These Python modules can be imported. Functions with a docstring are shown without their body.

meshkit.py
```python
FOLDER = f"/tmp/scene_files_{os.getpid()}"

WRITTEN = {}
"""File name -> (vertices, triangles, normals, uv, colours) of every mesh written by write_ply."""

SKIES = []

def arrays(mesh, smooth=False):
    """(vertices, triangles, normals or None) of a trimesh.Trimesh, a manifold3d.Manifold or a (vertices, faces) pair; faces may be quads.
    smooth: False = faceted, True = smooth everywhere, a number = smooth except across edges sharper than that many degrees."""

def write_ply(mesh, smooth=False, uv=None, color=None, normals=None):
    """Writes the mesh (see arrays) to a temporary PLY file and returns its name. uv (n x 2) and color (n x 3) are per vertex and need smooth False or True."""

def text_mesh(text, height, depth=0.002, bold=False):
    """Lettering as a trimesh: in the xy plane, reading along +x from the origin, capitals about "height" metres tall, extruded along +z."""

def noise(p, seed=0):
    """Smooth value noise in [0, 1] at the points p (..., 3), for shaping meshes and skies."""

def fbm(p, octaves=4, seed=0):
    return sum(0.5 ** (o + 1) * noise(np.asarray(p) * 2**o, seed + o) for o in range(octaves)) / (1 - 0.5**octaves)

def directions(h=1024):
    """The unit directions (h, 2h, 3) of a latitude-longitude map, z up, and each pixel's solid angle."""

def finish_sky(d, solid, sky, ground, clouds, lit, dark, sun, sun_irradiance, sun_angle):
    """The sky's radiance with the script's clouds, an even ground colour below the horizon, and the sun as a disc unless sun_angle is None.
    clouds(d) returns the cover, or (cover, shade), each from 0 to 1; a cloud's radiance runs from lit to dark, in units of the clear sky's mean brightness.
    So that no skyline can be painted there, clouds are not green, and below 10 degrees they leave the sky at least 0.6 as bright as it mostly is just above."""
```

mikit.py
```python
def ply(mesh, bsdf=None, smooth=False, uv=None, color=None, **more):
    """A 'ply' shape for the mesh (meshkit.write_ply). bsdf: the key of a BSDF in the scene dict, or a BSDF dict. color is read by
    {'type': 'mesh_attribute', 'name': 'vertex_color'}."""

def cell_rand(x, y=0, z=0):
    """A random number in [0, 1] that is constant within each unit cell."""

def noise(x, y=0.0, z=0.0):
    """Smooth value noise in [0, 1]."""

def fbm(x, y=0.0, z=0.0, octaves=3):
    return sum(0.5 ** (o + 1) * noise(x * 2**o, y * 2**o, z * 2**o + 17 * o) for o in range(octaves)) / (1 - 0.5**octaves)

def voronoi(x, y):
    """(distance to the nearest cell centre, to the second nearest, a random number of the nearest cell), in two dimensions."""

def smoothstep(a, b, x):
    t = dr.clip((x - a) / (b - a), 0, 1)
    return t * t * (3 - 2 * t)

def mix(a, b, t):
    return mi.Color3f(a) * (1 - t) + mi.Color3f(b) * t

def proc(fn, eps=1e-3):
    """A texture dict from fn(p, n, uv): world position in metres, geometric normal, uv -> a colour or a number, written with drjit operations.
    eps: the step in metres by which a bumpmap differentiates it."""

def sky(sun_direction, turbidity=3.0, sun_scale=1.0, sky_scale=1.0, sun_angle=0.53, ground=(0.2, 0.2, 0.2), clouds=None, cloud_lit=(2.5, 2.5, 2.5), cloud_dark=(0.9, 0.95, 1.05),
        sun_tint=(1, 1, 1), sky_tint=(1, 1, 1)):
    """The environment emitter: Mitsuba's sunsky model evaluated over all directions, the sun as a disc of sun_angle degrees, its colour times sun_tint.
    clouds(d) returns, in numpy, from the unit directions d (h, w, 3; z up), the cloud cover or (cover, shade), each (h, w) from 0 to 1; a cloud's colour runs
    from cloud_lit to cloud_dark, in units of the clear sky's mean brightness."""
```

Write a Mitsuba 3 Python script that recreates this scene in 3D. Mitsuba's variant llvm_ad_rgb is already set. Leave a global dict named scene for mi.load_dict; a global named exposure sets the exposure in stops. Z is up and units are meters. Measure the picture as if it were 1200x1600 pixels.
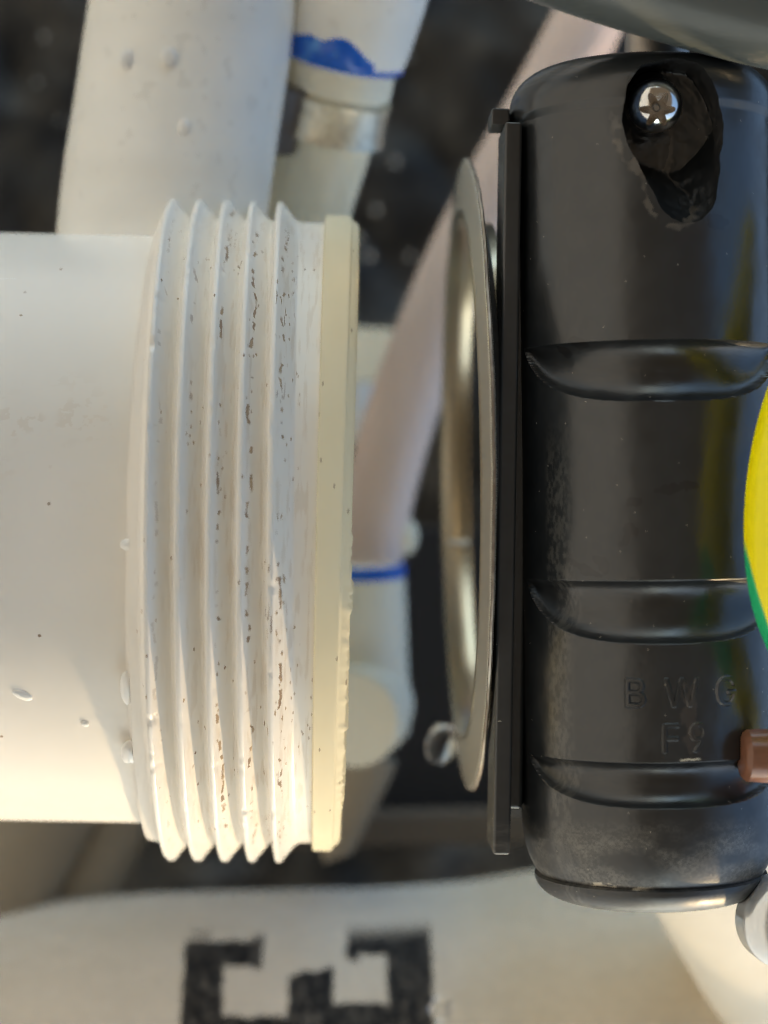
import math, random
import numpy as np, trimesh, manifold3d as m3, drjit as dr, mitsuba as mi
import mikit, meshkit
from mikit import proc, noise, fbm, voronoi, cell_rand, smoothstep, mix

T = mi.ScalarTransform4f
# Drawing units: 15 units = 1 mm.  x runs along the pipe (world z, up), y across (world x), z towards the camera (world -y).
S = 1.0 / 15000.0
H0 = 0.35                      # height of the drawing's x = 600 above the patio
D = 3260.0


def W(p):
    p = np.asarray(p, float)
    return np.stack([(p[..., 1] - 800) * S, -p[..., 2] * S, (p[..., 0] - 600) * S + H0], -1)


def at(u, v, z):
    k = (D - z) / D
    return np.array([530 + (u - 530) * k, 800 + (v - 800) * k, float(z)])


scene, labels = {}, {}
# ---------------------------------------------------------------- camera, sky, exposure
cam_o, cam_t = W([530, 800, D]), W([600, 800, 0])
scene["camera"] = {
    "type": "thinlens", "fov": 2 * math.degrees(math.atan(600 / D)), "fov_axis": "x",
    "aperture_radius": 36 * S, "focus_distance": (D - 390) * S, "near_clip": 0.005, "far_clip": 60.0,
    "to_world": T().look_at(origin=cam_o.tolist(), target=cam_t.tolist(), up=[-1, 0, 0]),
}
SUN = (0.83, 0.25, 0.49)
scene["sky"] = mikit.sky(SUN, turbidity=3, sun_scale=0.19, sun_angle=2.2, ground=(0.60, 0.55, 0.46), sun_tint=(1.0, 0.92, 0.74), sky_tint=(1.08, 0.955, 0.84))
exposure = 3.7

# ---------------------------------------------------------------- helpers


def loc(p):
    """world point -> drawing units (drjit)"""
    return (p.z - H0) / S + 600, p.x / S + 800, -p.y / S


class Frame:
    """An axis in space with an angle measured from the camera side: 0 = front, 90 = towards +y."""

    def __init__(s, o, a, hint=(0, 0, 1)):
        s.o = np.array(o, float)
        s.a = np.array(a, float) / np.linalg.norm(a)
        c = np.array(hint, float) - np.dot(hint, s.a) * s.a
        s.c = c / np.linalg.norm(c)
        s.e = np.cross(s.c, s.a)
        s.e *= np.sign(s.e[1]) if abs(s.e[1]) > 1e-6 else 1

    def pt(s, x, r, th):
        x, r, th = np.broadcast_arrays(np.asarray(x, float), np.asarray(r, float), np.asarray(th, float))
        return s.o + x[..., None] * s.a + (r * np.sin(th))[..., None] * s.e + (r * np.cos(th))[..., None] * s.c

    def local(s, p):
        x, y, z = loc(p)
        x, y, z = x - s.o[0], y - s.o[1], z - s.o[2]
        d = lambda v: x * float(v[0]) + y * float(v[1]) + z * float(v[2])
        e, c = d(s.e), d(s.c)
        return d(s.a), dr.sqrt(e * e + c * c), dr.atan2(e, c)


def grid(pts, wrap=True):
    """pts (n rings, m around, 3) drawing units -> trimesh in world units"""
    n, m = pts.shape[:2]
    i, j = np.meshgrid(np.arange(n - 1), np.arange(m if wrap else m - 1), indexing="ij")
    j2 = (j + 1) % m
    q = np.stack([i * m + j, i * m + j2, (i + 1) * m + j2, (i + 1) * m + j], -1).reshape(-1, 4)
    f = np.vstack([q[:, [0, 1, 2]], q[:, [0, 2, 3]]])
    t = trimesh.Trimesh(W(pts.reshape(-1, 3)), f, process=False)
    return t


def outward(t, closed=True):
    t.merge_vertices()
    t.update_faces(t.nondegenerate_faces())
    t.remove_unreferenced_vertices()
    if closed:
        trimesh.repair.fix_normals(t)
    return t


def revolve(fr, prof, n=160, closed=True, jitter=None):
    """prof: closed loop or open list of (x, r)"""
    prof = np.array(prof + ([prof[0]] if closed else []), float)
    th = np.arange(n) * 2 * math.pi / n
    pts = fr.pt(prof[:, None, 0], prof[:, None, 1], th[None])
    if jitter is not None:
        pts = jitter(pts, prof, th)
    return outward(grid(pts))


def arc(cx, cr, rad, a0, a1, n=8):
    return [(cx + rad * math.cos(math.radians(a)), cr + rad * math.sin(math.radians(a))) for a in np.linspace(a0, a1, n)]


def spline(pts, n):
    from scipy.interpolate import CubicSpline
    pts = np.array(pts, float)
    k = np.r_[0, np.cumsum(np.linalg.norm(np.diff(pts, axis=0), axis=1))]
    return CubicSpline(k, pts)(np.linspace(0, k[-1], n))


def tube(path, rad, sides=48, n=60, caps=True, wob=0.0, seed=0):
    p = spline(path, n) if len(path) > 2 else np.linspace(path[0], path[1], n)
    rad = np.interp(np.linspace(0, 1, n), np.linspace(0, 1, len(np.atleast_1d(rad))), np.atleast_1d(rad)) if np.ndim(rad) else np.full(n, float(rad))
    t = np.gradient(p, axis=0)
    t /= np.linalg.norm(t, axis=1, keepdims=True)
    a = np.cross(t[0], [0.3, 0.1, 0.95])
    a /= np.linalg.norm(a)
    rings, th = [], np.arange(sides) * 2 * math.pi / sides
    for i in range(n):
        a = a - np.dot(a, t[i]) * t[i]
        a /= np.linalg.norm(a)
        b = np.cross(t[i], a)
        r = rad[i]
        if wob:
            q = np.stack([np.cos(th) * 1.5, np.sin(th) * 1.5, np.full(sides, i * 0.15)], -1)
            r = r * (1 + wob * (meshkit.noise(q, seed) - 0.5))[:, None]
        rings.append(p[i] + r * (np.cos(th)[:, None] * a + np.sin(th)[:, None] * b))
    rings = np.array(rings)
    if caps:
        rings = np.concatenate([np.repeat(p[None, :1], sides, 1), rings, np.repeat(p[None, -1:], sides, 1)])
    return outward(grid(rings))


def box(c, size, bevel=3.0, rot=None):
    h = np.array(size, float) / 2 - bevel
    pts = np.array([[x, y, z] for x in (-1, 1) for y in (-1, 1) for z in (-1, 1)]) * h
    sp = trimesh.creation.icosphere(subdivisions=1, radius=bevel).vertices
    pts = (pts[:, None] + sp[None]).reshape(-1, 3)
    if rot is not None:
        pts = pts @ np.array(rot).T
    t = trimesh.convex.convex_hull(pts + np.array(c, float))
    return trimesh.Trimesh(W(t.vertices), t.faces)


def rotm(ax, deg):
    return trimesh.transformations.rotation_matrix(math.radians(deg), ax)[:3, :3]


def to_m3(t):
    return m3.Manifold(m3.Mesh(np.asarray(t.vertices, np.float32), np.asarray(t.faces, np.uint32)))


def put(key, mesh, bsdf, smooth=30, **kw):
    base, k = key, 0
    while key in scene:
        k += 1
        key = f"{base}_{k:03d}"
    scene[key] = mikit.ply(mesh, bsdf, smooth=smooth, **kw)
    return key


def tag(key, label=None, cat=None, group=None, kind=None):
    d = {}
    if label: d["label"] = label
    if cat: d["category"] = cat
    if group: d["group"] = group
    if kind: d["kind"] = kind
    labels[key] = d
    return key


def newthing(key, *a, **k):
    base, n = key, 0
    while key in labels:
        n += 1
        key = f"{base}_{n:03d}"
    return tag(key, *a, **k)


def principled(color, rough=0.4, spec=0.5, bump=None, scale=1.0, **kw):
    b = {"type": "principled", "base_color": color if isinstance(color, dict) else {"type": "rgb", "value": list(color)}, "roughness": rough, **({"eta": 1.75} if spec is None else {"specular": spec}), **kw}
    if bump is not None:
        b = {"type": "bumpmap", "arbitrary": bump, "scale": scale, "bsdf": b}
    return {"type": "twosided", "bsdf": b}


# ---------------------------------------------------------------- axes
tp = math.radians(1.2)
PIPE = Frame((496, 832, 0), (math.cos(tp), math.sin(tp), 0))
FL = Frame((727, 742, 0), (math.cos(math.radians(0.9)), -0.008, -math.sin(math.radians(0.9))))
HS = 0.90                                            # the housing is drawn at full size, then set in place
HC0, HC1 = np.array([1010.0, 752, 0]), np.array([962.0, 756.8, 326])


def seat(t):
    t = t.copy()
    t.vertices = W(HC1) + (np.array(t.vertices) - W(HC0)) * HS
    return t


HOUS = Frame((1010, 752, 0), (-0.012, -1, 0))        # along the housing; its angle: 0 = front
HOUS.e = np.array([1, -0.012, 0]) / math.hypot(1, 0.012)

# ---------------------------------------------------------------- materials


p_ = 41.0


def pvc_color(p, n, uv):
    xa, r, th = PIPE.local(p)
    arc_ = th * 470.0
    g = noise(xa / 160, arc_ / 200, 3.0) - 0.5
    c = mix((0.735, 0.700, 0.640), (0.695, 0.660, 0.600), smoothstep(-0.25, 0.3, g))
    thread = smoothstep(-245, -225, xa) * smoothstep(12, -2, xa)
    dirty = smoothstep(-215, -110, xa) * 0.75 + 0.25
    slope = smoothstep(507, 500, r) * smoothstep(474, 480, r)
    # specks of soil caught in the thread
    d1, _, w1 = voronoi(arc_ / 17, xa / 6)
    clus = fbm(arc_ / 70, xa / 13, 2.0)
    sp = smoothstep(0.33, 0.2, d1 * (1.0 + 0.8 * w1)) * smoothstep(0.735, 0.78, clus * (0.55 + 0.45 * w1) + 0.08 + 0.10 * dirty) * thread * slope
    hel = xa - (275.5 - 496) - p_ * th / (2 * math.pi)
    kk = dr.floor(hel / p_)
    ul = hel - kk * p_
    row = kk * 7.3 + 3.1
    wig = (noise(arc_ / 30, row) - 0.5) * 8 + (noise(arc_ / 5, row) - 0.5) * 1.5
    dash = smoothstep(0.66, 0.74, 0.6 * noise(arc_ / 9, row + 40) + 0.4 * noise(arc_ / 55, row + 80) + 0.06 * dirty)
    wd = 0.5 + 1.6 * noise(arc_ / 6, row + 20)
    sp = dr.maximum(sp * 0.8, dash * smoothstep(wd + 0.8, wd - 0.4, dr.abs(ul - 12 - wig)) * thread * dirty * smoothstep(-36, -40, xa))
    d2, _, w2 = voronoi(arc_ / 32 + 7.3, xa / 15)
    sp2 = smoothstep(0.10, 0.06, d2) * smoothstep(0.93, 0.95, w2) * thread
    last = smoothstep(-72, -60, xa) * smoothstep(-30, -40, xa)
    d3, _, w3 = voronoi(arc_ / 26 + noise(arc_ / 20, xa / 5) * 1.5, xa / 5.0 + 3)
    sp3 = smoothstep(0.26, 0.14, d3) * smoothstep(0.72, 0.78, w3) * last * smoothstep(0.42, 0.56, noise(arc_ / 60, 8.0))
    stain = smoothstep(0.54, 0.74, fbm(arc_ / 45, xa / 5, 9.0, 4)) * thread * slope * dirty * 0.30
    # faint smear of grime on the plain tube
    on_tube = smoothstep(-250, -262, xa)
    mask = smoothstep(0.9, 0.2, dr.sqrt(dr.square((xa + 370) / 150) + dr.square((arc_ + 150) / 130)))
    smear = smoothstep(0.54, 0.62, fbm(xa / 12, arc_ / 10, 5.0, 4)) * smoothstep(0.45, 0.6, fbm(xa / 60, arc_ / 40, 1.0)) * mask * on_tube * 0.22
    scratch = smoothstep(1.4, 0.4, dr.abs(arc_ + 422 + 2 * (noise(xa / 40, 3.0) - 0.5))) * smoothstep(-380, -400, xa) * on_tube
    c = mix(c, (0.80, 0.79, 0.76), scratch * smoothstep(0.3, 0.5, noise(xa / 25, 1.0)) * 0.7)
    d4, _, w4 = voronoi(xa / 60, arc_ / 60)
    sp4 = smoothstep(0.05, 0.025, d4) * smoothstep(0.94, 0.96, w4) * on_tube
    c = mix(c, (0.50, 0.40, 0.29), dr.clip(stain + smear, 0, 1))
    dark = mix((0.17, 0.105, 0.06), (0.36, 0.25, 0.15), w1)
    c = mix(c, dark, dr.clip(dr.maximum(dr.maximum(sp, sp2), dr.maximum(sp3, sp4)), 0, 0.9))
    return c


def pvc_bump(p, n, uv):
    x, y, z = loc(p)
    return 0.22 * fbm(x / 40, y / 40, z / 40, 3) + 0.10 * noise(x / 4, y / 4, z / 4)


scene["pvc"] = principled(proc(pvc_color), 0.29, 0.5, proc(pvc_bump, 1.5e-4), 2.0e-5)


def ring_color(p, n, uv):
    xa, r, th = PIPE.local(p)
    d, _, w = voronoi(th * 490 / 50, xa / 18)
    c = mix((0.94, 0.885, 0.70), (0.90, 0.84, 0.645), fbm(th * 490 / 60, xa / 40, 1.0))
    return mix(c, (0.35, 0.28, 0.18), smoothstep(0.09, 0.05, d) * smoothstep(0.75, 0.8, w) * 0.7)


scene["ivory_ring"] = {"type": "principledthin", "base_color": proc(ring_color), "roughness": 0.42, "diff_trans": 0.8}


def old_white(p, n, uv):
    x, y, z = loc(p)
    f = fbm(x / 120, y / 120, z / 120, 4)
    sp = smoothstep(0.70, 0.78, fbm(x / 18, y / 18, z / 18, 2))
    f = dr.clip(f + 0.5 * (noise(y / 34, 2.0) - 0.5), 0, 1)
    return mix(mix((0.87, 0.85, 0.795), (0.77, 0.75, 0.69), f), (0.52, 0.48, 0.42), sp * 0.2)


scene["old_white"] = principled(proc(old_white), 0.36, 0.5)


def cream(p, n, uv):
    x, y, z = loc(p)
    return mix((0.90, 0.85, 0.68), (0.84, 0.785, 0.61), fbm(x / 60, y / 60, z / 60, 3))


scene["cream_plastic"] = principled(proc(cream), 0.35, 0.5)


def pinkish(p, n, uv):
    x, y, z = loc(p)
    return mix((0.86, 0.67, 0.58), (0.78, 0.62, 0.54), fbm(x / 130, y / 130, z / 130, 3))


scene["dull_white"] = principled((0.80, 0.765, 0.64), 0.45, 0.4)
scene["pinkish_plastic"] = principled(proc(pinkish), 0.4, 0.5)


def foam(p, n, uv):
    x, y, z = loc(p)
    f = fbm(x / 90, y / 90, z / 90, 4)
    return mix((0.010, 0.0095, 0.009), (0.045, 0.042, 0.036), smoothstep(0.38, 0.68, f))


scene["dark_foam"] = principled(proc(foam), 0.55, 0.4)
scene["dark_rubber"] = principled((0.022, 0.022, 0.024), 0.6, 0.4)
scene["brown_shadow"] = principled((0.30, 0.26, 0.20), 0.6, 0.3)  # shade on the background pipes is put into this brown colour
scene["timber"] = principled((0.11, 0.09, 0.07), 0.7, 0.3)


def blob(x, y, cx, cy, rx, ry, rot=0.0):
    c, s = math.cos(rot), math.sin(rot)
    dx, dy = x - cx, y - cy
    return dr.sqrt(dr.square((dx * c + dy * s) / rx) + dr.square((-dx * s + dy * c) / ry))


MARKS = [(1020, 766, 24, 8, -0.1), (1044, 760, 18, 6, 0.2), (960, 784, 14, 7, 0), (955, 826, 13, 10, 0.6), (950, 836, 7, 16, 0.5), (908, 872, 12, 9, 0.3), (914, 880, 10, 12, -0.2), (876, 880, 26, 6, 0.35), (895, 890, 20, 5, 0.1), (870, 548, 16, 10, 0.0), (832, 556, 14, 8, 0.2), (1100, 372, 22, 14, 0)]


def housing_parts(p):
    a, b = W(HC1), W(HC0)
    q = mi.Point3f(*[(p[i] - float(a[i])) / HS + float(b[i]) for i in range(3)])
    h, r, th = HOUS.local(q)
    y = 752 - h
    xs = 1010 + th * 206.0
    return xs, y, r, th


def housing_color(p, n, uv):
    xs, y, r, th = housing_parts(p)
    f = fbm(xs / 40, y / 40, 1.0, 4)
    c = mix((0.0085, 0.010, 0.0115), (0.0145, 0.0165, 0.018), f)
    wob = noise(xs / 7, y / 7) * 0.7 - 0.35
    m = mi.Float(0)
    for cx, cy, rx, ry, ro in MARKS:
        m = dr.maximum(m, smoothstep(1.1, 0.8, blob(xs, y, cx, cy, rx, ry, ro) + wob))
    c = mix(c, (0.006, 0.006, 0.007), m)
    # brown drip over the lettering
    drip = smoothstep(1.1, 0.7, blob(xs, y, 1046 + 10 * (noise(y / 20, 4.0) - 0.5), 1108, 13, 58, -0.1) + wob)
    c = mix(c, (0.045, 0.036, 0.030), drip * 0.6)
    rim = dr.minimum(blob(xs, y, 1011, 222, 66, 80), blob(xs, y, 1031, 328, 44, 48)) + wob * 0.25
    c = mix(c, (0.085, 0.075, 0.062), smoothstep(0.93, 0.99, rim) * smoothstep(1.24, 1.06, rim) * smoothstep(180, 260, y) * smoothstep(0.3, 0.6, noise(xs / 16, y / 16, 4.0)) * 0.8)
    # dust low down and scuffs on the left, both paled to stand in for sheen
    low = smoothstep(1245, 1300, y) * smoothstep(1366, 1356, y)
    dust_sheen = low * (0.35 + 0.65 * smoothstep(0.30, 0.75, fbm(xs / 4, y / 3, 3.0, 4))) * smoothstep(0.25, 0.75, fbm(xs / 80, y / 30, 8.0, 3))  # real dust, strengthened to carry the sunny sheen of the lower end
    c = mix(c, (0.20, 0.19, 0.165), dust_sheen * 0.6)
    scuff_sheen = smoothstep(800, 818, xs) * smoothstep(868, 842, xs) * smoothstep(640, 760, y) * smoothstep(0.25, 0.75, fbm(xs / 5, y / 9, 6.0, 4))  # scuffed band, lightened to imitate the sheen on the left flank
    c = mix(c, (0.13, 0.125, 0.11), scuff_sheen * 0.35)
    chip = smoothstep(4.0, 1.6, dr.abs(y - 1357 - 5 * (noise(xs / 23, 2.0) - 0.5) - 0.03 * (xs - 900))) * smoothstep(865, 880, xs) * smoothstep(990, 960, xs) * smoothstep(0.35, 0.5, noise(xs / 9, y / 4))
    chip2 = smoothstep(2.2, 0.8, dr.abs(y - 1166 - 3 * (noise(xs / 8, 5.0) - 0.5))) * smoothstep(1025, 1030, xs) * smoothstep(1062, 1056, xs)
    d, _, w = voronoi(xs / 34, y / 34)
    fleck = smoothstep(0.035, 0.02, d) * smoothstep(0.86, 0.88, w)
    c = mix(c, (0.50, 0.45, 0.35), dr.clip(chip * 0.9 + chip2 + fleck * 0.5, 0, 1))
    return c


def housing_rough(p, n, uv):
    xs, y, r, th = housing_parts(p)
    return dr.clip(0.31 + 0.26 * (fbm(xs / 30, y / 30, 2.0, 4) - 0.5) + 0.10 * smoothstep(1225, 1300, y), 0.15, 0.8)


def housing_bump(p, n, uv):
    xs, y, r, th = housing_parts(p)
    return fbm(xs / 9, y / 9, r / 9, 3) + 1.2 * noise(xs / 40, y / 40, 1.0)


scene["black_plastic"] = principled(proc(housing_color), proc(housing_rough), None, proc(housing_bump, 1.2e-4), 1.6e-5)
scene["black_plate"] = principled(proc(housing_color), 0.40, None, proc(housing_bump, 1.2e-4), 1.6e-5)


def steel_rough(p, n, uv):
    x, y, z = loc(p)
    return 0.20 + 0.14 * fbm(x / 5, y / 40, z / 40, 3)


scene["steel"] = {"type": "twosided", "bsdf": {"type": "principled", "base_color": {"type": "rgb", "value": [0.56, 0.495, 0.38]}, "metallic": 1.0, "roughness": proc(steel_rough)}}


def rim_color(p, n, uv):
    xa, r, th = FL.local(p)
    rust = smoothstep(486.5, 488.5, r)
    a = th * 490
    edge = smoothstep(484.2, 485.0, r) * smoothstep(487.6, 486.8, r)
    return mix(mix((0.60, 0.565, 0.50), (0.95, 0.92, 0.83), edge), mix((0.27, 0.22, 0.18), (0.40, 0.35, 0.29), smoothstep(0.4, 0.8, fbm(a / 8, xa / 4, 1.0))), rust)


scene["steel_face"] = {"type": "twosided", "bsdf": {"type": "principled", "base_color": proc(rim_color), "metallic": 0.85, "roughness": 0.42}}


def clamp_color(p, n, uv):
    x, y, z = loc(p)
    return mix((0.92, 0.84, 0.66), (0.66, 0.58, 0.44), smoothstep(0.54, 0.66, fbm(x / 9, y / 9, z / 9, 3)))


scene["clamp_steel"] = {"type": "twosided", "bsdf": {"type": "principled", "base_color": proc(clamp_color), "metallic": 0.75, "roughness": 0.36}}
scene["bronzed_steel"] = principled((0.10, 0.08, 0.065), 0.35, 0.8, metallic=0.5)
scene["zinc"] = {"type": "twosided", "bsdf": {"type": "principled", "base_color": {"type": "rgb", "value": [0.80, 0.82, 0.82]}, "metallic": 0.7, "roughness": 0.16}}
scene["chrome"] = {"type": "twosided", "bsdf": {"type": "principled", "base_color": {"type": "rgb", "value": [0.75, 0.75, 0.74]}, "metallic": 1.0, "roughness": 0.13}}
scene["dark_steel"] = {"type": "twosided", "bsdf": {"type": "principled", "base_color": {"type": "rgb", "value": [0.33, 0.29, 0.25]}, "metallic": 1.0, "roughness": 0.35}}
scene["blue_primer"] = principled(proc(lambda p, n, uv: mix((0.010, 0.11, 0.56), (0.10, 0.30, 0.70), smoothstep(0.55, 0.75, fbm(p.x * 500, p.y * 500, p.z * 500, 3)))), 0.18, 0.5)
scene["grey_sheath"] = principled((0.07, 0.078, 0.075), 0.30, 0.5)
scene["brown_sheath"] = principled((0.19, 0.085, 0.05), 0.25, 0.5)
scene["glint_grey"] = principled((0.60, 0.58, 0.54), 0.06, 0.5)
scene["wet_white"] = principled((0.78, 0.765, 0.73), 0.06, 0.5)
scene["water"] = {"type": "dielectric", "int_ior": 1.333, "ext_ior": 1.0}



def wire_color(p, n, uv):
    x, y, z = loc(p)
    h = y - 833.0
    edge = 1058.0 + h * 0.13 + dr.square(dr.maximum(h, 0)) * 0.0011
    return mix((0.95, 0.84, 0.0), (0.02, 0.46, 0.18), smoothstep(-1.5, 1.5, edge - x))


scene["earth_sheath"] = principled(proc(wire_color), 0.28, 0.5)


def print_color(p, n, uv):
    x, y, z = loc(p)
    k = (D + 360.0) / D
    u, v = (x - 530) / k + 530, (y - 800) / k + 800
    wx, wy = (noise(u / 12, v / 12, 1.0) - 0.5) * 6, (noise(u / 12, v / 12, 7.0) - 0.5) * 6
    uu, vv = u + wx, v + wy

    def rect(x0, x1, y0, y1, sl=0.0):
        b = vv - sl * (uu - x0)
        return smoothstep(-2, 2, uu - x0) * smoothstep(2, -2, uu - x1) * smoothstep(-2, 2, b - y0) * smoothstep(2, -2, b - y1)

    ink = mi.Float(0)
    for r in ((281, 345, 1496, 1700), (281, 408, 1497, 1528), (392, 408, 1488, 1530), (449, 521, 1540, 1700, -0.14), (340, 455, 1594, 1640), (515, 612, 1578, 1620), (542, 676, 1475, 1516, -0.07), (545, 562, 1475, 1524), (606, 679, 1470, 1700)):
        ink = dr.maximum(ink, rect(*r))
    faint = rect(285, 321, 1470, 1492) * smoothstep(0.35, 0.6, noise(u / 10, v / 10, 3.0))
    ink = dr.maximum(ink, faint) * (0.86 + 0.14 * smoothstep(0.25, 0.45, noise(u / 5, v / 5, 5.0)))
    f = fbm(x / 110, y / 60, z / 60, 4)
    g = noise(x / 14, y / 14, z / 14)
    base = mix(mix((0.78, 0.755, 0.71), (0.68, 0.65, 0.59), f), (0.56, 0.53, 0.475), 0.35 * g)
    base = mix(base, base * mi.Color3f(1.02, 0.95, 0.82), smoothstep(620, 900, x + 80 * noise(x / 90, y / 90)))  # warm light towards the right painted into the base colour
    front = smoothstep(-560, -500, z)
    return mix(base, (0.010, 0.012, 0.016), ink * front)


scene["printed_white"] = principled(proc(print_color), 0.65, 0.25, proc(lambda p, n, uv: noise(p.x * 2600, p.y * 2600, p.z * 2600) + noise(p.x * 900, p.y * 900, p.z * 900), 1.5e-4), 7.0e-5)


def lower_white(p, n, uv):
    x, y, z = loc(p)
    return mix((0.82, 0.765, 0.65), (0.72, 0.66, 0.55), fbm(x / 80, y / 80, z / 80, 4))


scene["lower_white"] = principled(proc(lower_white), 0.45, 0.4)


def patio(p, n, uv):
    return mix((0.80, 0.74, 0.635), (0.70, 0.645, 0.55), fbm(p.x * 9, p.y * 9, 0.0, 4))


scene["bounce_stone"] = principled(proc(patio), 0.8, 0.3)



def blocker_wood(p, n, uv):
    return mix((0.13, 0.088, 0.052), (0.085, 0.058, 0.035), fbm(p.x * 60, p.y * 60, p.z * 4, 4))


scene["blocker_wood"] = principled(proc(blocker_wood), 0.75, 0.3)
# ---------------------------------------------------------------- setting
g = trimesh.creation.box(extents=(14, 14, 0.02))  # unseen ground, added and kept pale to bounce light up
g.apply_translation((0, 0, -0.01))
put("ground", g, "bounce_stone", smooth=False)
tag("ground", "unseen pale patio added under the pipework to throw light on it", kind="structure")

fb = []  # boards out of view, added to hold back front sky light
for i in range(16):
    b = trimesh.creation.box(extents=(0.142, 0.02 + 0.004 * (i % 3), 1.7))
    b.apply_translation((-0.95 + 0.15 * i, -0.95 - 0.003 * (i % 2), 0.85))
    fb.append(b)
for h in (0.35, 1.35):
    b = trimesh.creation.box(extents=(2.4, 0.04, 0.08))
    b.apply_translation((0.175, -0.99, h))
    fb.append(b)
put("sky_blocker", trimesh.util.concatenate(fb), "blocker_wood", smooth=False)
tag("sky_blocker", "unseen brown boards added to block sky light from the front", kind="structure")

nu, nv = 150, 150
ux, uy = np.meshgrid(np.linspace(-3500, 3200, nu), np.linspace(-3400, 3000, nv), indexing="ij")
q = np.stack([ux / 210, uy / 210, ux * 0 + 3], -1)
q2 = np.stack([ux / 60, uy / 60, ux * 0 + 9], -1)
wz = -1500 + 260 * (meshkit.fbm(q, 3, 4) - 0.5) + 70 * (meshkit.fbm(q2, 3, 8) - 0.5)
put("wall", grid(np.stack([ux, uy, wz], -1), wrap=False), "dark_foam", smooth=True)
tag("wall", "dark lumpy insulation lining the back of the cabinet", kind="structure")

# ---------------------------------------------------------------- threaded pipe (the main thing)
newthing("threaded_pipe", "white plastic pipe ending in a coarse dirty thread and an ivory sealing ring", "pipe")
put("threaded_pipe__tube", revolve(PIPE, [(-1500, 453), (-254, 453), (-246, 458), (-240, 470), (-220, 470), (-220, 400), (-1500, 400)], 240), "pvc", smooth=35)
p_ = 41.0
nt = 720
prof = [(-60, 420), (-59, 476), (-56, 479), (-26, 480), (-14, 483), (-8, 491), (-5.5, 503), (-4, 507.5), (-2.5, 509), (0, 509.5), (3, 509), (4.5, 507.4), (6, 504)]
for k in range(5):
    b = k * p_
    prof += [(b + 12, 497), (b + 20, 487), (b + 25, 482), (b + 29, 480)]
    if k < 4:
        prof += [(b + 31, 481), (b + 33, 486), (b + 35.0, 500), (b + 36.5, 507), (b + 38, 509.2), (b + 41, 509.5), (b + 44, 509.0), (b + 45.5, 507.4), (b + 47, 504)]
prof += [(b + 31, 479), (b + 90, 479), (b + 91, 420)]
prof = np.array(prof, float)
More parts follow.
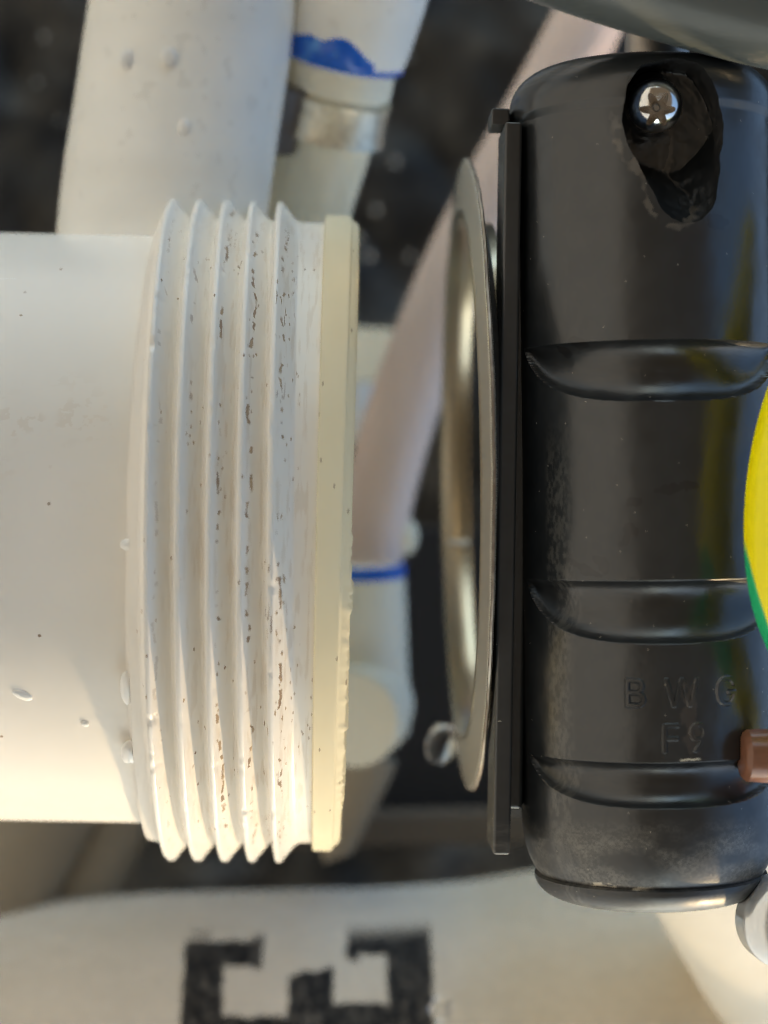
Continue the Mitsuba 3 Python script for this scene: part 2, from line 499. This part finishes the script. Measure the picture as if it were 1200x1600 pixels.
th = np.arange(nt) * 2 * math.pi / nt
th = (th + math.pi) % (2 * math.pi) - math.pi
th.sort()
rr = np.repeat(prof[:, 1][:, None], nt, 1)
xx = prof[:, 0][:, None] + (275.5 - 496) + p_ * th[None] / (2 * math.pi)
lo, hi = 251 - 496, 506 - 496
fade = np.clip((rr - 480) / 30, 0, 1)
xx = np.clip(xx, lo, hi)
endr = np.minimum(rr, 479 + (xx - lo) * 3)
rr = np.where(rr < 430, rr, np.minimum(rr, endr))
# nicks and burrs along the crests
q = np.stack([np.cos(th)[None] * 22 + xx * 0, np.sin(th)[None] * 22 + xx * 0, xx / 18], -1)
nick = np.clip(meshkit.fbm(q, 3, 5) - 0.64, 0, 1) * 22
rr = rr - np.where(rr > 500, nick, 0)
q = np.stack([np.cos(th)[None] * 60 + xx * 0, np.sin(th)[None] * 60 + xx * 0, xx / 6], -1)
rr = rr + np.where(rr > 475, (meshkit.noise(q, 2) - 0.5) * 0.45, 0)
put("threaded_pipe__thread", outward(grid(PIPE.pt(xx, rr, th[None])), closed=True), "pvc", smooth=28)
tag("threaded_pipe__thread", "coarse male thread with brown specks of soil in its grooves")


def ring_jit(pts, prof, th):
    right = (prof[:, 0] > 30)[:, None]
    d = np.degrees((th + math.pi) % (2 * math.pi) - math.pi)[None]
    q = np.stack([np.cos(th)[None] * 95 + prof[:, :1] * 0, np.sin(th)[None] * 95 + prof[:, :1] * 0, prof[:, :1] / 4 + th[None] * 0], -1)
    burr = np.clip(meshkit.noise(q, 7) - 0.45, 0, 1) * 17.0 * np.clip((d + 6) / 14, 0, 1) * np.clip((62 - d) / 12, 0, 1)
    sl = -5.0 * np.sin(np.radians(d))
    return pts + (right * (burr * (prof[:, 1:] < 482) + sl))[..., None] * PIPE.a


put("threaded_pipe__sealing_ring", revolve(PIPE, [(3, 470), (3, 488), (5, 491), (34, 491), (37.5, 489.5), (40, 484), (47, 479), (50, 474), (50, 405), (3, 405)], 520, jitter=ring_jit), "ivory_ring", smooth=30)
tag("threaded_pipe__sealing_ring", "ivory sealing ring seated on the end of the white thread")

# ---------------------------------------------------------------- steel flange of the heater
newthing("steel_flange", "round stainless steel flange with a polished bore facing the white thread", "flange")


def fl_jit(pts, prof, th):
    q = np.stack([np.cos(th)[None] * 6 + prof[:, :1] * 0, np.sin(th)[None] * 6 + prof[:, :1] * 0, prof[:, :1] * 0 + th[None] * 0], -1)
    return pts + ((meshkit.fbm(q, 3, 3) - 0.5) * 3)[..., None] * FL.a


put("steel_flange__rim", revolve(FL, [(-2, 487), (-3.5, 484), (-6, 450), (-9, 424), (-9, 412), (-2, 412), (3, 430), (4, 487), (2, 489.5), (-1, 489.5)], 300, jitter=fl_jit), "steel_face", smooth=30)
put("steel_flange__bore", revolve(FL, [(-9, 411), (-11, 407), (-10, 402), (-4, 396), (8, 389), (20, 384), (30, 387), (37, 385), (37, 391), (20, 391), (4, 395), (-1, 411)], 240), "steel", smooth=40)
tag("steel_flange__bore", "polished inside of the steel tube with golden reflections")
put("steel_flange__hub", revolve(FL, [(6, 392), (6, 400), (21, 400), (21, 392)], 160), "dark_rubber", smooth=30)
tag("steel_flange__hub", "black rubber collar behind the steel flange")
seam = [FL.pt(x, 383.0, math.radians(180 - 17.0)) for x in np.linspace(-2, 35, 30)]
put("steel_flange__weld_seam", tube(np.array(seam), 4.5, 10, 40), "steel_face", smooth=True)

# ---------------------------------------------------------------- black housing
newthing("black_housing", "black moulded plastic heater housing with three grooves and raised lettering", "heater housing")
R, lip = 206.0, 5.5
nphi, ny = 300, 640
y0, y1, fil = 110.0, 1403.0, 62.0
aa = np.linspace(0, math.pi / 2, 16)
ys = list(y0 + fil - fil * np.cos(aa))
rs = list(R - fil - 6 + (fil + 6) * np.sin(aa))
mid = np.linspace(y0 + fil, 1262, ny)[1:-1]
ys += list(mid)
rs += list(np.full(len(mid), R) - lip * np.clip((mid - y0 - fil - 16) / 12.0, 0, 1))
aa = np.radians(np.linspace(0, 57, 50))
ys += list(1262 + 117 * np.sin(aa))                      # the lower end rounds off ...
rs += list(R - lip - 56 * (1 - np.cos(aa)))
yb, rb = ys[-1], rs[-1]
ys += [yb + 1, yb + 3]                                   # ... to a crease and a last narrow rim
rs += [rb + 2, rb + 6]
aa = np.linspace(0.15, math.pi / 2, 18)
ys += list(yb + 3 + (y1 - yb - 3) * np.sin(aa))
rs += list(rb + 6 - 60 * (1 - np.cos(aa)))
ys, rs = np.array(ys), np.array(rs)
phi = np.arange(nphi) * 2 * math.pi / nphi
PHI, YS = np.meshgrid((phi + math.pi) % (2 * math.pi) - math.pi, ys)
RS = np.repeat(rs[:, None], nphi, 1)
fz = np.clip(1 - (np.abs(np.degrees(PHI)) / 74) ** 3.0, 0, 1) ** 0.8
for (a, b, dep) in ((546, 636, 33), (902, 993, 30), (1170, 1236, 25)):
    bb = a + (b - a) * np.clip(fz, 1e-3, 1)
    t = (YS - a) / (bb - a)
    inside = (t > 0) & (t < 1) & (fz > 0.02)
    prof_ = np.sqrt(np.clip(1 - np.abs(2 * t - 1) ** 2, 0, 1))
    RS = RS - np.where(inside, dep * prof_ * fz ** 0.8, 0)
q = np.stack([np.cos(PHI) * 3, np.sin(PHI) * 3, YS / 90], -1)
RS = RS + (meshkit.fbm(q, 3, 2) - 0.5) * 2.2
pts = HOUS.pt(752 - YS, RS, PHI)
cap0, cap1 = HOUS.pt(752 - y0, 0, 0), HOUS.pt(752 - y1, 0, 0)
pts = np.concatenate([np.repeat(cap0[None, None], nphi, 1), pts, np.repeat(cap1[None, None], nphi, 1)])
body = outward(grid(pts))
sp = trimesh.creation.icosphere(subdivisions=3)
cut = []
for a in np.linspace(0, 2 * math.pi, 40, endpoint=False):
    w = 1 + 0.05 * math.sin(5 * a + 1) + 0.03 * math.sin(11 * a)
    cut.append([1006 + 74 * math.cos(a) * w, 222 + 84 * math.sin(a) * w, 330])
    cut.append([1006 + 74 * math.cos(a) * w, 205 + 78 * math.sin(a) * w, 92])
for a in np.linspace(0, 2 * math.pi, 24, endpoint=False):
    cut.append([1028 + 50 * math.cos(a), 330 + 50 * math.sin(a), 330])
    cut.append([1028 + 46 * math.cos(a), 328 + 48 * math.sin(a), 184])
hull = trimesh.convex.convex_hull(np.array(cut))
hull = trimesh.Trimesh(W(hull.vertices), hull.faces)
for _ in range(5):
    hull = hull.subdivide()
hull.merge_vertices()
trimesh.smoothing.filter_laplacian(hull, lamb=0.6, iterations=12)
dl = hull.vertices / S
hull.vertices += hull.vertex_normals * ((meshkit.fbm(dl / 22, 3, 6) - 0.5) * 6 * S)[:, None]
trimesh.repair.fix_normals(hull)
cutm = to_m3(hull)
bm = to_m3(body) - cutm
mm = bm.to_mesh()
body = trimesh.Trimesh(np.array(mm.vert_properties[:, :3], float), np.array(mm.tri_verts), process=False)
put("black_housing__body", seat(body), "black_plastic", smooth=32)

# mounting plate on the pipe side, with a lug on its top
ang = math.degrees(math.atan2(19, 1150))
rz = rotm((0, 0, 1), ang)
put("black_housing__mounting_plate", seat(box((786.5, 764, 20), (27, 1118, 130), 5, rz)), "black_plate", smooth=30)
put("black_housing__lug", seat(box((779, 190, 10), (28, 27, 70), 3, rz)), "black_plate", smooth=30)
put("black_housing__saddle", seat(box((804, 760, -30), (36, 1000, 140), 8, rz)), "black_plate", smooth=30)


def letter(ch, xs, ybase, h):
    m = meshkit.text_mesh(ch, h, 1.0)
    m = m.subdivide_to_size(6.0, max_iter=6)
    v = np.array(m.vertices)
    w = v[:, 0].max() - v[:, 0].min()
    lx = v[:, 0] - v[:, 0].min() - w / 2
    ph = (xs - 1010 + lx) / R
    top = v[:, 2] > 0.5
    mm_ = m.copy()
    mm_.merge_vertices()
    nrm = np.zeros((len(v), 2))
    side = np.abs(m.face_normals[:, 2]) < 0.5
    for k in range(3):
        np.add.at(nrm, m.faces[side][:, k], m.face_normals[side][:, :2] * m.area_faces[side][:, None])
    nrm /= np.linalg.norm(nrm, axis=1, keepdims=True) + 1e-12
    v = v.copy(); v[:, :2] += np.where(top[:, None], -0.8, 2.6) * nrm
    lx = v[:, 0] - v[:, 0].min() - w / 2
    ph = (xs - 1010 + lx) / R
    r = np.where(top, R - lip + 3.6, R - lip - 1.0)
    yy = ybase - v[:, 1]
    pts = HOUS.pt(752 - yy, r, ph)
    t = trimesh.Trimesh(W(pts), m.faces, process=False)
    trimesh.repair.fix_normals(t)
    return t


def xs_of(u):
    return 1010 + R * math.asin((530 + (u - 530) * 0.9375 - 1010) / R)


for ch, u, yb in (("B", 987, 1087), ("W", 1062, 1087), ("G", 1138, 1087), ("F", 1043, 1154), ("9", 1088, 1154)):
    k = put("black_housing__raised_letter", seat(letter(ch, xs_of(u), yb, 42)), "black_plastic", smooth=False)
    tag(k, f"raised {'numeral' if ch == '9' else 'letter'} {ch} on the black housing")

# boss and screw in the recess
SC = Frame((1002, 168, 95), (0.0, 0.40, 0.916), hint=(0, -1, 0.2))
SC.e = np.cross(SC.c, SC.a)
put("black_housing__screw_boss", seat(revolve(SC, [(-90, 0.01), (-90, 37), (46, 37), (48, 35), (48, 0.01)], 64)), "black_plastic", smooth=30)
head = revolve(SC, [(50, 0.01), (50, 36), (60, 40), (66, 40)] + [(66 + 26 * math.sin(a), 40 * math.cos(a)) for a in np.linspace(0.1, 1.5, 12)] + [(92, 0.01)], 96)
lob = []
for a in np.linspace(0, 2 * math.pi, 120, endpoint=False):
    rr_ = 20.5 + 7.0 * math.cos(6 * a)
    lob.append([rr_ * math.cos(a), rr_ * math.sin(a)])
cs = m3.CrossSection([np.array(lob)]).extrude(60.0)
cm = cs.to_mesh()
cv = np.array(cm.vert_properties[:, :3], float)
cv = SC.o + (cv[:, 2:3] + 62) * SC.a + cv[:, :1] * SC.e + cv[:, 1:2] * SC.c
ct = trimesh.Trimesh(W(cv), np.array(cm.tri_verts), process=False)
trimesh.repair.fix_normals(ct)
hm = (to_m3(head) - to_m3(ct)).to_mesh()
put("black_housing__screw", seat(trimesh.Trimesh(np.array(hm.vert_properties[:, :3], float), np.array(hm.tri_verts), process=False)), "chrome", smooth=35)
tag("black_housing__screw", "shiny domed screw with a star socket deep in the recess")
put("black_housing__screw__pin_shade_disc", seat(revolve(SC, [(56, 0.01), (56, 29), (63.5, 29), (64, 6), (76, 6), (78, 4), (78, 0.01)], 24)), "dark_steel", smooth=30)  # pin with a dark base disc added as shade inside the socket

# ---------------------------------------------------------------- small hardware round the housing
KN = Frame(at(1028, 60, 330), (0, -1, 0))
KN.e = np.array([1.0, 0, 0])
put("black_housing__stud", revolve(KN, [(-60, 0.01), (-60, 46), (0, 46)] + [(0 + 14 * math.sin(a), 32 + 14 * math.cos(a)) for a in np.linspace(0.1, 1.57, 8)] + [(16, 0.01)], 64), "dark_steel", smooth=35)
tag("black_housing__stud", "small dark metal stud on top of the black housing")
put("grey_cable", tube([at(640, -175, 540), at(860, -95, 520), at(1040, -38, 505), at(1230, 10, 500), at(1420, 40, 500)], 82, 72, 90), "grey_sheath", smooth=True)
tag("grey_cable", "thick glossy grey cable crossing above the black housing", "cable")
put("earth_wire", tube([at(1430, 330, 420), at(1330, 480, 480), at(1258, 620, 525), at(1229, 740, 540), at(1223, 840, 545), at(1233, 930, 540), at(1276, 1030, 520), at(1360, 1110, 480), at(1480, 1150, 420)], 48, 56, 160), "earth_sheath", smooth=True)
tag("earth_wire", "yellow and green earth wire looping past the right side", "wire")
BW = Frame(at(1160, 1182, 480), (1, 0.02, -0.05))
put("brown_wire", revolve(BW, [(0, 0.01), (0, 24), (2, 30), (8, 35), (30, 36), (420, 36), (420, 0.01)], 64), "brown_sheath", smooth=35)
tag("brown_wire", "brown insulated wire end poking in below the earth wire", "wire")
BH = Frame(at(1236, 1446, 430), (0.10, 0.0, 1.0), hint=(-1, 0, 0.1))
BH.e = np.cross(BH.c, BH.a)
hd = revolve(BH, [(-46, 0.01), (-46, 58), (-40, 64), (-6, 64)] + [(-6 + 34 * math.sin(a), 64 * math.cos(a)) for a in np.linspace(0.05, 1.5, 14)] + [(28, 0.01)], 96)
hm = to_m3(hd)
for a in range(-60, 300, 24):
    nb = box(BH.pt(-10, 67, math.radians(a)), (26, 13, 13), 1.5, np.stack([BH.a, BH.pt(0, 1, math.radians(a + 90)) - BH.o, BH.pt(0, 1, math.radians(a)) - BH.o], 1))
    hm = hm - to_m3(nb)
hm = hm.to_mesh()
put("zinc_screw", trimesh.Trimesh(np.array(hm.vert_properties[:, :3], float), np.array(hm.tri_verts), process=False), "zinc", smooth=35)
tag("zinc_screw", "bright zinc screw head at the lower right corner", "screw")

# ---------------------------------------------------------------- upper pipes and fitting
put("branch_pipe", tube([(310, -400, -110), (296, -40, -110), (275, 120, -110), (252, 280, -100), (240, 420, -95), (236, 560, -95)], 166, 96, 80, wob=0.012, seed=4), "old_white", smooth=True)
tag("branch_pipe", "wide off-white pipe running up at upper left from behind the threaded pipe", "pipe")

FT = Frame(at(524, 118, -215), (-0.22, 0.90, -0.38))
newthing("elbow_fitting", "white elbow fitting smeared with blue primer above the hose clamp", "fitting")
put("elbow_fitting__bell", revolve(FT, [(-20, 96), (-26, 102), (-34, 107), (-60, 112), (-110, 117), (-200, 124), (-420, 130), (-420, 0.01), (-20, 0.01)], 120), "old_white", smooth=35)
put("elbow_fitting__collar", revolve(FT, [(-24, 90), (-18, 97), (18, 98), (24, 94), (26, 0.01), (-24, 0.01)], 120), "cream_plastic", smooth=35)


def smear_jit(pts, prof, th):
    return pts


pr = []
thp = np.radians(np.linspace(-62, 84, 90))
lo_ = -34 - 40 * np.exp(-((np.degrees(thp) - 2) / 24) ** 2) - 22 * (np.degrees(thp) < -12) * np.clip((-12 - np.degrees(thp)) / 14, 0, 1) - 8
lo_ = np.where(np.degrees(thp) > 35, -37, lo_)
rows = []
for f_ in np.linspace(0, 1, 9):
    xx_ = -26 + (lo_ + 26) * f_
    rr_ = np.interp(xx_, [-110, -60, -34, -26, -20], [117, 112, 107, 102, 97]) + 3.0 * math.sin(math.pi * min(1, max(0, f_ * 0.94 + 0.03))) + 0.5
    rows.append(FT.pt(xx_, rr_, thp))
pm = grid(np.array(rows), wrap=False)
put("elbow_fitting__primer_smear", pm, "blue_primer", smooth=True)
tag("elbow_fitting__primer_smear", "glossy blue primer smeared round the joint")

hp = [FT.pt(20, 0, 0), FT.pt(90, 0, 0), FT.pt(190, 0, 0) + np.array([-8, 0, -20]), FT.pt(330, 0, 0) + np.array([-20, 0, -110]), FT.pt(560, 0, 0) + np.array([-40, 0, -330])]
put("cream_hose", tube(hp, [88, 87, 88, 90, 90], 72, 60), "cream_plastic", smooth=True)
tag("cream_hose", "cream hose running down from the hose clamp behind the thread", "hose")
newthing("hose_clamp", "steel hose clamp tightened round the cream hose below the blue primer", "hose clamp")


def clamp_jit(pts, prof, th):
    q = np.stack([np.cos(th)[None] * 3 + prof[:, :1] * 0, np.sin(th)[None] * 3 + prof[:, :1] * 0, prof[:, :1] / 60 + th[None] * 0], -1)
    return pts + ((meshkit.fbm(q, 2, 3) - 0.5) * 5)[..., None] * FT.a


put("hose_clamp__band", revolve(FT, [(30, 94), (30, 103), (36, 101), (62, 100), (88, 101), (98, 104), (98, 94)], 120, jitter=clamp_jit), "clamp_steel", smooth=30)
hc = FT.pt(74, 112, math.radians(-39))
hr = np.stack([FT.e * math.cos(math.radians(39)) + FT.c * math.sin(math.radians(39)), FT.a, -FT.e * math.sin(math.radians(39)) + FT.c * math.cos(math.radians(39))], 1)
put("hose_clamp__screw_housing", box(hc, (60, 112, 58), 9, hr), "bronzed_steel", smooth=35)
SH = Frame(hc + hr[:, 2] * 29, hr[:, 2], hint=FT.a)
SH.e = np.cross(SH.c, SH.a)
put("hose_clamp__screw", revolve(SH, [(-10, 0.01), (-10, 15), (4, 15), (7, 12), (7, 5), (2, 4), (2, 0.01)], 32), "dark_rubber", smooth=30)

# ---------------------------------------------------------------- middle distance
put("slanting_pipe", tube([at(985, -130, -560), at(905, 60, -570), at(800, 255, -580), at(715, 420, -590), at(650, 580, -600), at(600, 740, -610), at(570, 900, -615)], 66, 64, 80), "pinkish_plastic", smooth=True)
tag("slanting_pipe", "blurred pinkish grey pipe slanting down between thread and steel flange", "pipe")

newthing("socket_fitting", "white socket fitting with a blue primer band under the slanting pipe", "fitting")
CF = Frame(at(560, 985, -600), (0, 1, -0.12))
CF.e = np.array([1.0, 0, 0])
put("socket_fitting__body", revolve(CF, [(-128, 0.01), (-128, 74), (-120, 84), (-60, 88), (60, 92), (120, 96), (190, 94), (215, 74), (232, 40), (236, 0.01)], 96), "dull_white", smooth=35)
put("socket_fitting__primer_band", revolve(CF, [(-127, 60), (-127, 78), (-122, 86.5), (-104, 87.5), (-104, 60)], 96), "blue_primer", smooth=35)
put("socket_fitting__branch", revolve(Frame(at(552, 1118, -520), (-0.25, 0.18, 0.95), hint=(0, 1, 0)), [(-90, 0.01), (-90, 92), (16, 92), (24, 86), (26, 70), (26, 0.01)], 72), "dull_white", smooth=35)
sd = trimesh.creation.icosphere(subdivisions=3)
lugm = trimesh.Trimesh(W(sd.vertices * np.array([26, 36, 30]) + at(632, 838, -610)), sd.faces)
trimesh.repair.fix_normals(lugm)
put("socket_fitting__lug", lugm, "cream_plastic", smooth=True)
LP = Frame(at(556, 1236, -640), (-0.42, 1, -0.1))
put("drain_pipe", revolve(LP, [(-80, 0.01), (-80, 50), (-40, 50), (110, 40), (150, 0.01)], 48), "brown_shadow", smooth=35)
tag("drain_pipe", "short pipe, shade put into its brown colour, below the socket fitting", "pipe")
put("shelf_block", box(at(590, 560, -1050), (130, 110, 160), 8, rotm((0, 0, 1), 3)), "cream_plastic", smooth=30)
tag("shelf_block", "blurred beige block against the dark insulation beside the slanting pipe", "block")
put("pipe_stub", tube([at(555, 600, -900), at(560, 690, -900)], 34, 32, 8), "old_white", smooth=35)
tag("pipe_stub", "short white pipe stub half hidden behind the sealing ring", "pipe")
put("shade_panel", box(at(690, 1060, -1000), (330, 620, 40), 8), "dark_rubber", smooth=30)  # black sheet added where the lining only lies in deep shade
tag("shade_panel", "added black panel standing in for the unlit gap behind the steel flange and socket fitting", "panel")
put("timber_rail", box(at(640, 1292, -850), (900, 62, 90), 8, rotm((0, 0, 1), -1)), "timber", smooth=30)
tag("timber_rail", "dark timber rail in shade below the steel flange", "rail")
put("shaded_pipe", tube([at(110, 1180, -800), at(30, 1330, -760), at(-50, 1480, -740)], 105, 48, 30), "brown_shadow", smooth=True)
tag("shaded_pipe", "pipe with shade put into its brown colour at the left edge below the white pipe", "pipe")
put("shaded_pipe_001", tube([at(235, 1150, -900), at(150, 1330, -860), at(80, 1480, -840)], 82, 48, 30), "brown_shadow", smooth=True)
tag("shaded_pipe_001", "second pipe with shade put into its brown colour, between the left one and the thread", "pipe")

# ---------------------------------------------------------------- lower pipes
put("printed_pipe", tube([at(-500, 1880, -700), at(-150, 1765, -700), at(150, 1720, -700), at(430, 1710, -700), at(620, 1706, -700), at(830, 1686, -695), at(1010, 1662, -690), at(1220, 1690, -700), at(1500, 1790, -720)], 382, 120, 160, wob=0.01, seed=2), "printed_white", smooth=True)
tag("printed_pipe", "fat white pipe along the bottom with blocky black printing", "pipe")
put("lower_pipe", tube([at(1010, 1150, -60), at(1130, 1370, -230), at(1240, 1570, -420), at(1340, 1760, -640)], 128, 72, 50), "lower_white", smooth=True)
tag("lower_pipe", "beige white pipe running off the lower right corner behind the zinc screw", "pipe")

# ---------------------------------------------------------------- water droplets, and blobs standing in for glints


def droplet(key, c, size, label, rot=None, seed=0, group=None, mat="water"):
    m = trimesh.creation.icosphere(subdivisions=4)
    v = m.vertices.copy()
    v = v * (1 + 0.18 * (meshkit.noise(v * 1.6 + 5, seed) - 0.5))[:, None] * np.array(size, float)
    if rot is not None:
        v = v @ np.array(rot).T
    t = trimesh.Trimesh(W(v + np.array(c, float)), m.faces)
    trimesh.repair.fix_normals(t)
    k = put(key, t, mat, smooth=True)
    tag(k, label, "droplet", group)


fp = FL.pt(-14, 474, math.radians(112))
droplet("droplet_or_glint", (fp[0] - 14, fp[1], fp[2]), (26, 34, 26), "large clear water droplet clinging to the lower edge of the steel flange", rotm((0, 0, 1), 20), 3)
for i, (xa, thd, sz, lab) in enumerate((
    (-249, 2, (9, 8, 9), "tiny droplet on the left lip of the thread, halfway up"),
    (-250, 27, (9, 26, 9), "long droplet hanging on the left lip of the thread below its middle"),
    (-251, 41, (12, 20, 12), "bright droplet on the left lip of the thread near its lower end"),
    (-395, 30, (15, 7, 4), "flat oval droplet on the white pipe left of the thread"),
    (-312, 36, (6, 5, 4), "small round droplet on the white pipe nearest the thread"),
    (-468, 46, (20, 12, 4), "wide faint droplet on the white pipe by the left edge"),
    (-500, -58, (28, 16, 4), "pale droplet on top of the white pipe at the left edge"),
)):
    c = PIPE.pt(xa, 454 if xa < -255 else 468, math.radians(thd))
    er = PIPE.pt(0, 1, math.radians(thd)) - PIPE.o
    et = np.cross(er, PIPE.a)
    et *= np.sign(et[1])
    rot = np.stack([PIPE.a * 0.9 + et * 0.43, et * 0.9 - PIPE.a * 0.43, er], 1) if xa < -255 else np.stack([PIPE.a, et, er], 1)
    droplet("droplet_or_glint", c, sz, lab, rot, 10 + i, None, "wet_white")
droplet("droplet_or_glint", at(690, 1578, -318), (20, 22, 16), "round droplet on the printed pipe right of the black printing", None, 30)
for i, (u, v, rr_) in enumerate(((200, 95, 12), (265, 90, 12), (288, 200, 10))):
    z = -105 + math.sqrt(166 ** 2 - min(150, abs((530 + (u - 530) * 1.0 - 275))) ** 2)
    droplet("droplet_or_glint", at(u, v, z), (rr_, rr_ * 1.3, 4), ("left droplet of the pair near the top of the wide off-white pipe", "right droplet of the pair near the top of the wide off-white pipe", "lone small droplet lower down the wide off-white pipe")[i], None, 40 + i, "droplets on the upper left pipe", "wet_white")
rng = random.Random(5)
glint = [(560, 372, 13, "pale blob painted as a glint on the dark insulation close to the upper end of the sealing ring"), (588, 328, 12, "pale blob painted as a glint on the insulation right of the cream hose end"), (578, 400, 14, "lower pale blob painted as a glint on the insulation beside the sealing ring"), (641, 400, 10, "pale blob painted as a glint on the insulation next to the slanting pipe"), (618, 252, 14, "brightest pale blob painted as a glint on the insulation, halfway between hose clamp and steel flange"), (640, 90, 8, "small pale blob painted as a glint on the insulation right of the blue primer"), (70, 60, 9, "highest pale blob painted as a glint on the insulation left of the wide off-white pipe"), (60, 130, 8, "second pale blob painted as a glint on the insulation left of the wide off-white pipe"), (96, 190, 7, "lowest pale blob painted as a glint on the insulation at the edge of the wide off-white pipe")]
for i, (u, v, rr_, lab) in enumerate(glint):  # pale grey blobs imitate glints off the dark lining
    zc = -1390
    droplet("droplet_or_glint", at(u, v, zc), (rr_ * 0.5, rr_ * 0.6, rr_ * 0.5), lab, None, 60 + i, "pale blobs painted as glints on the dark insulation", "glint_grey")
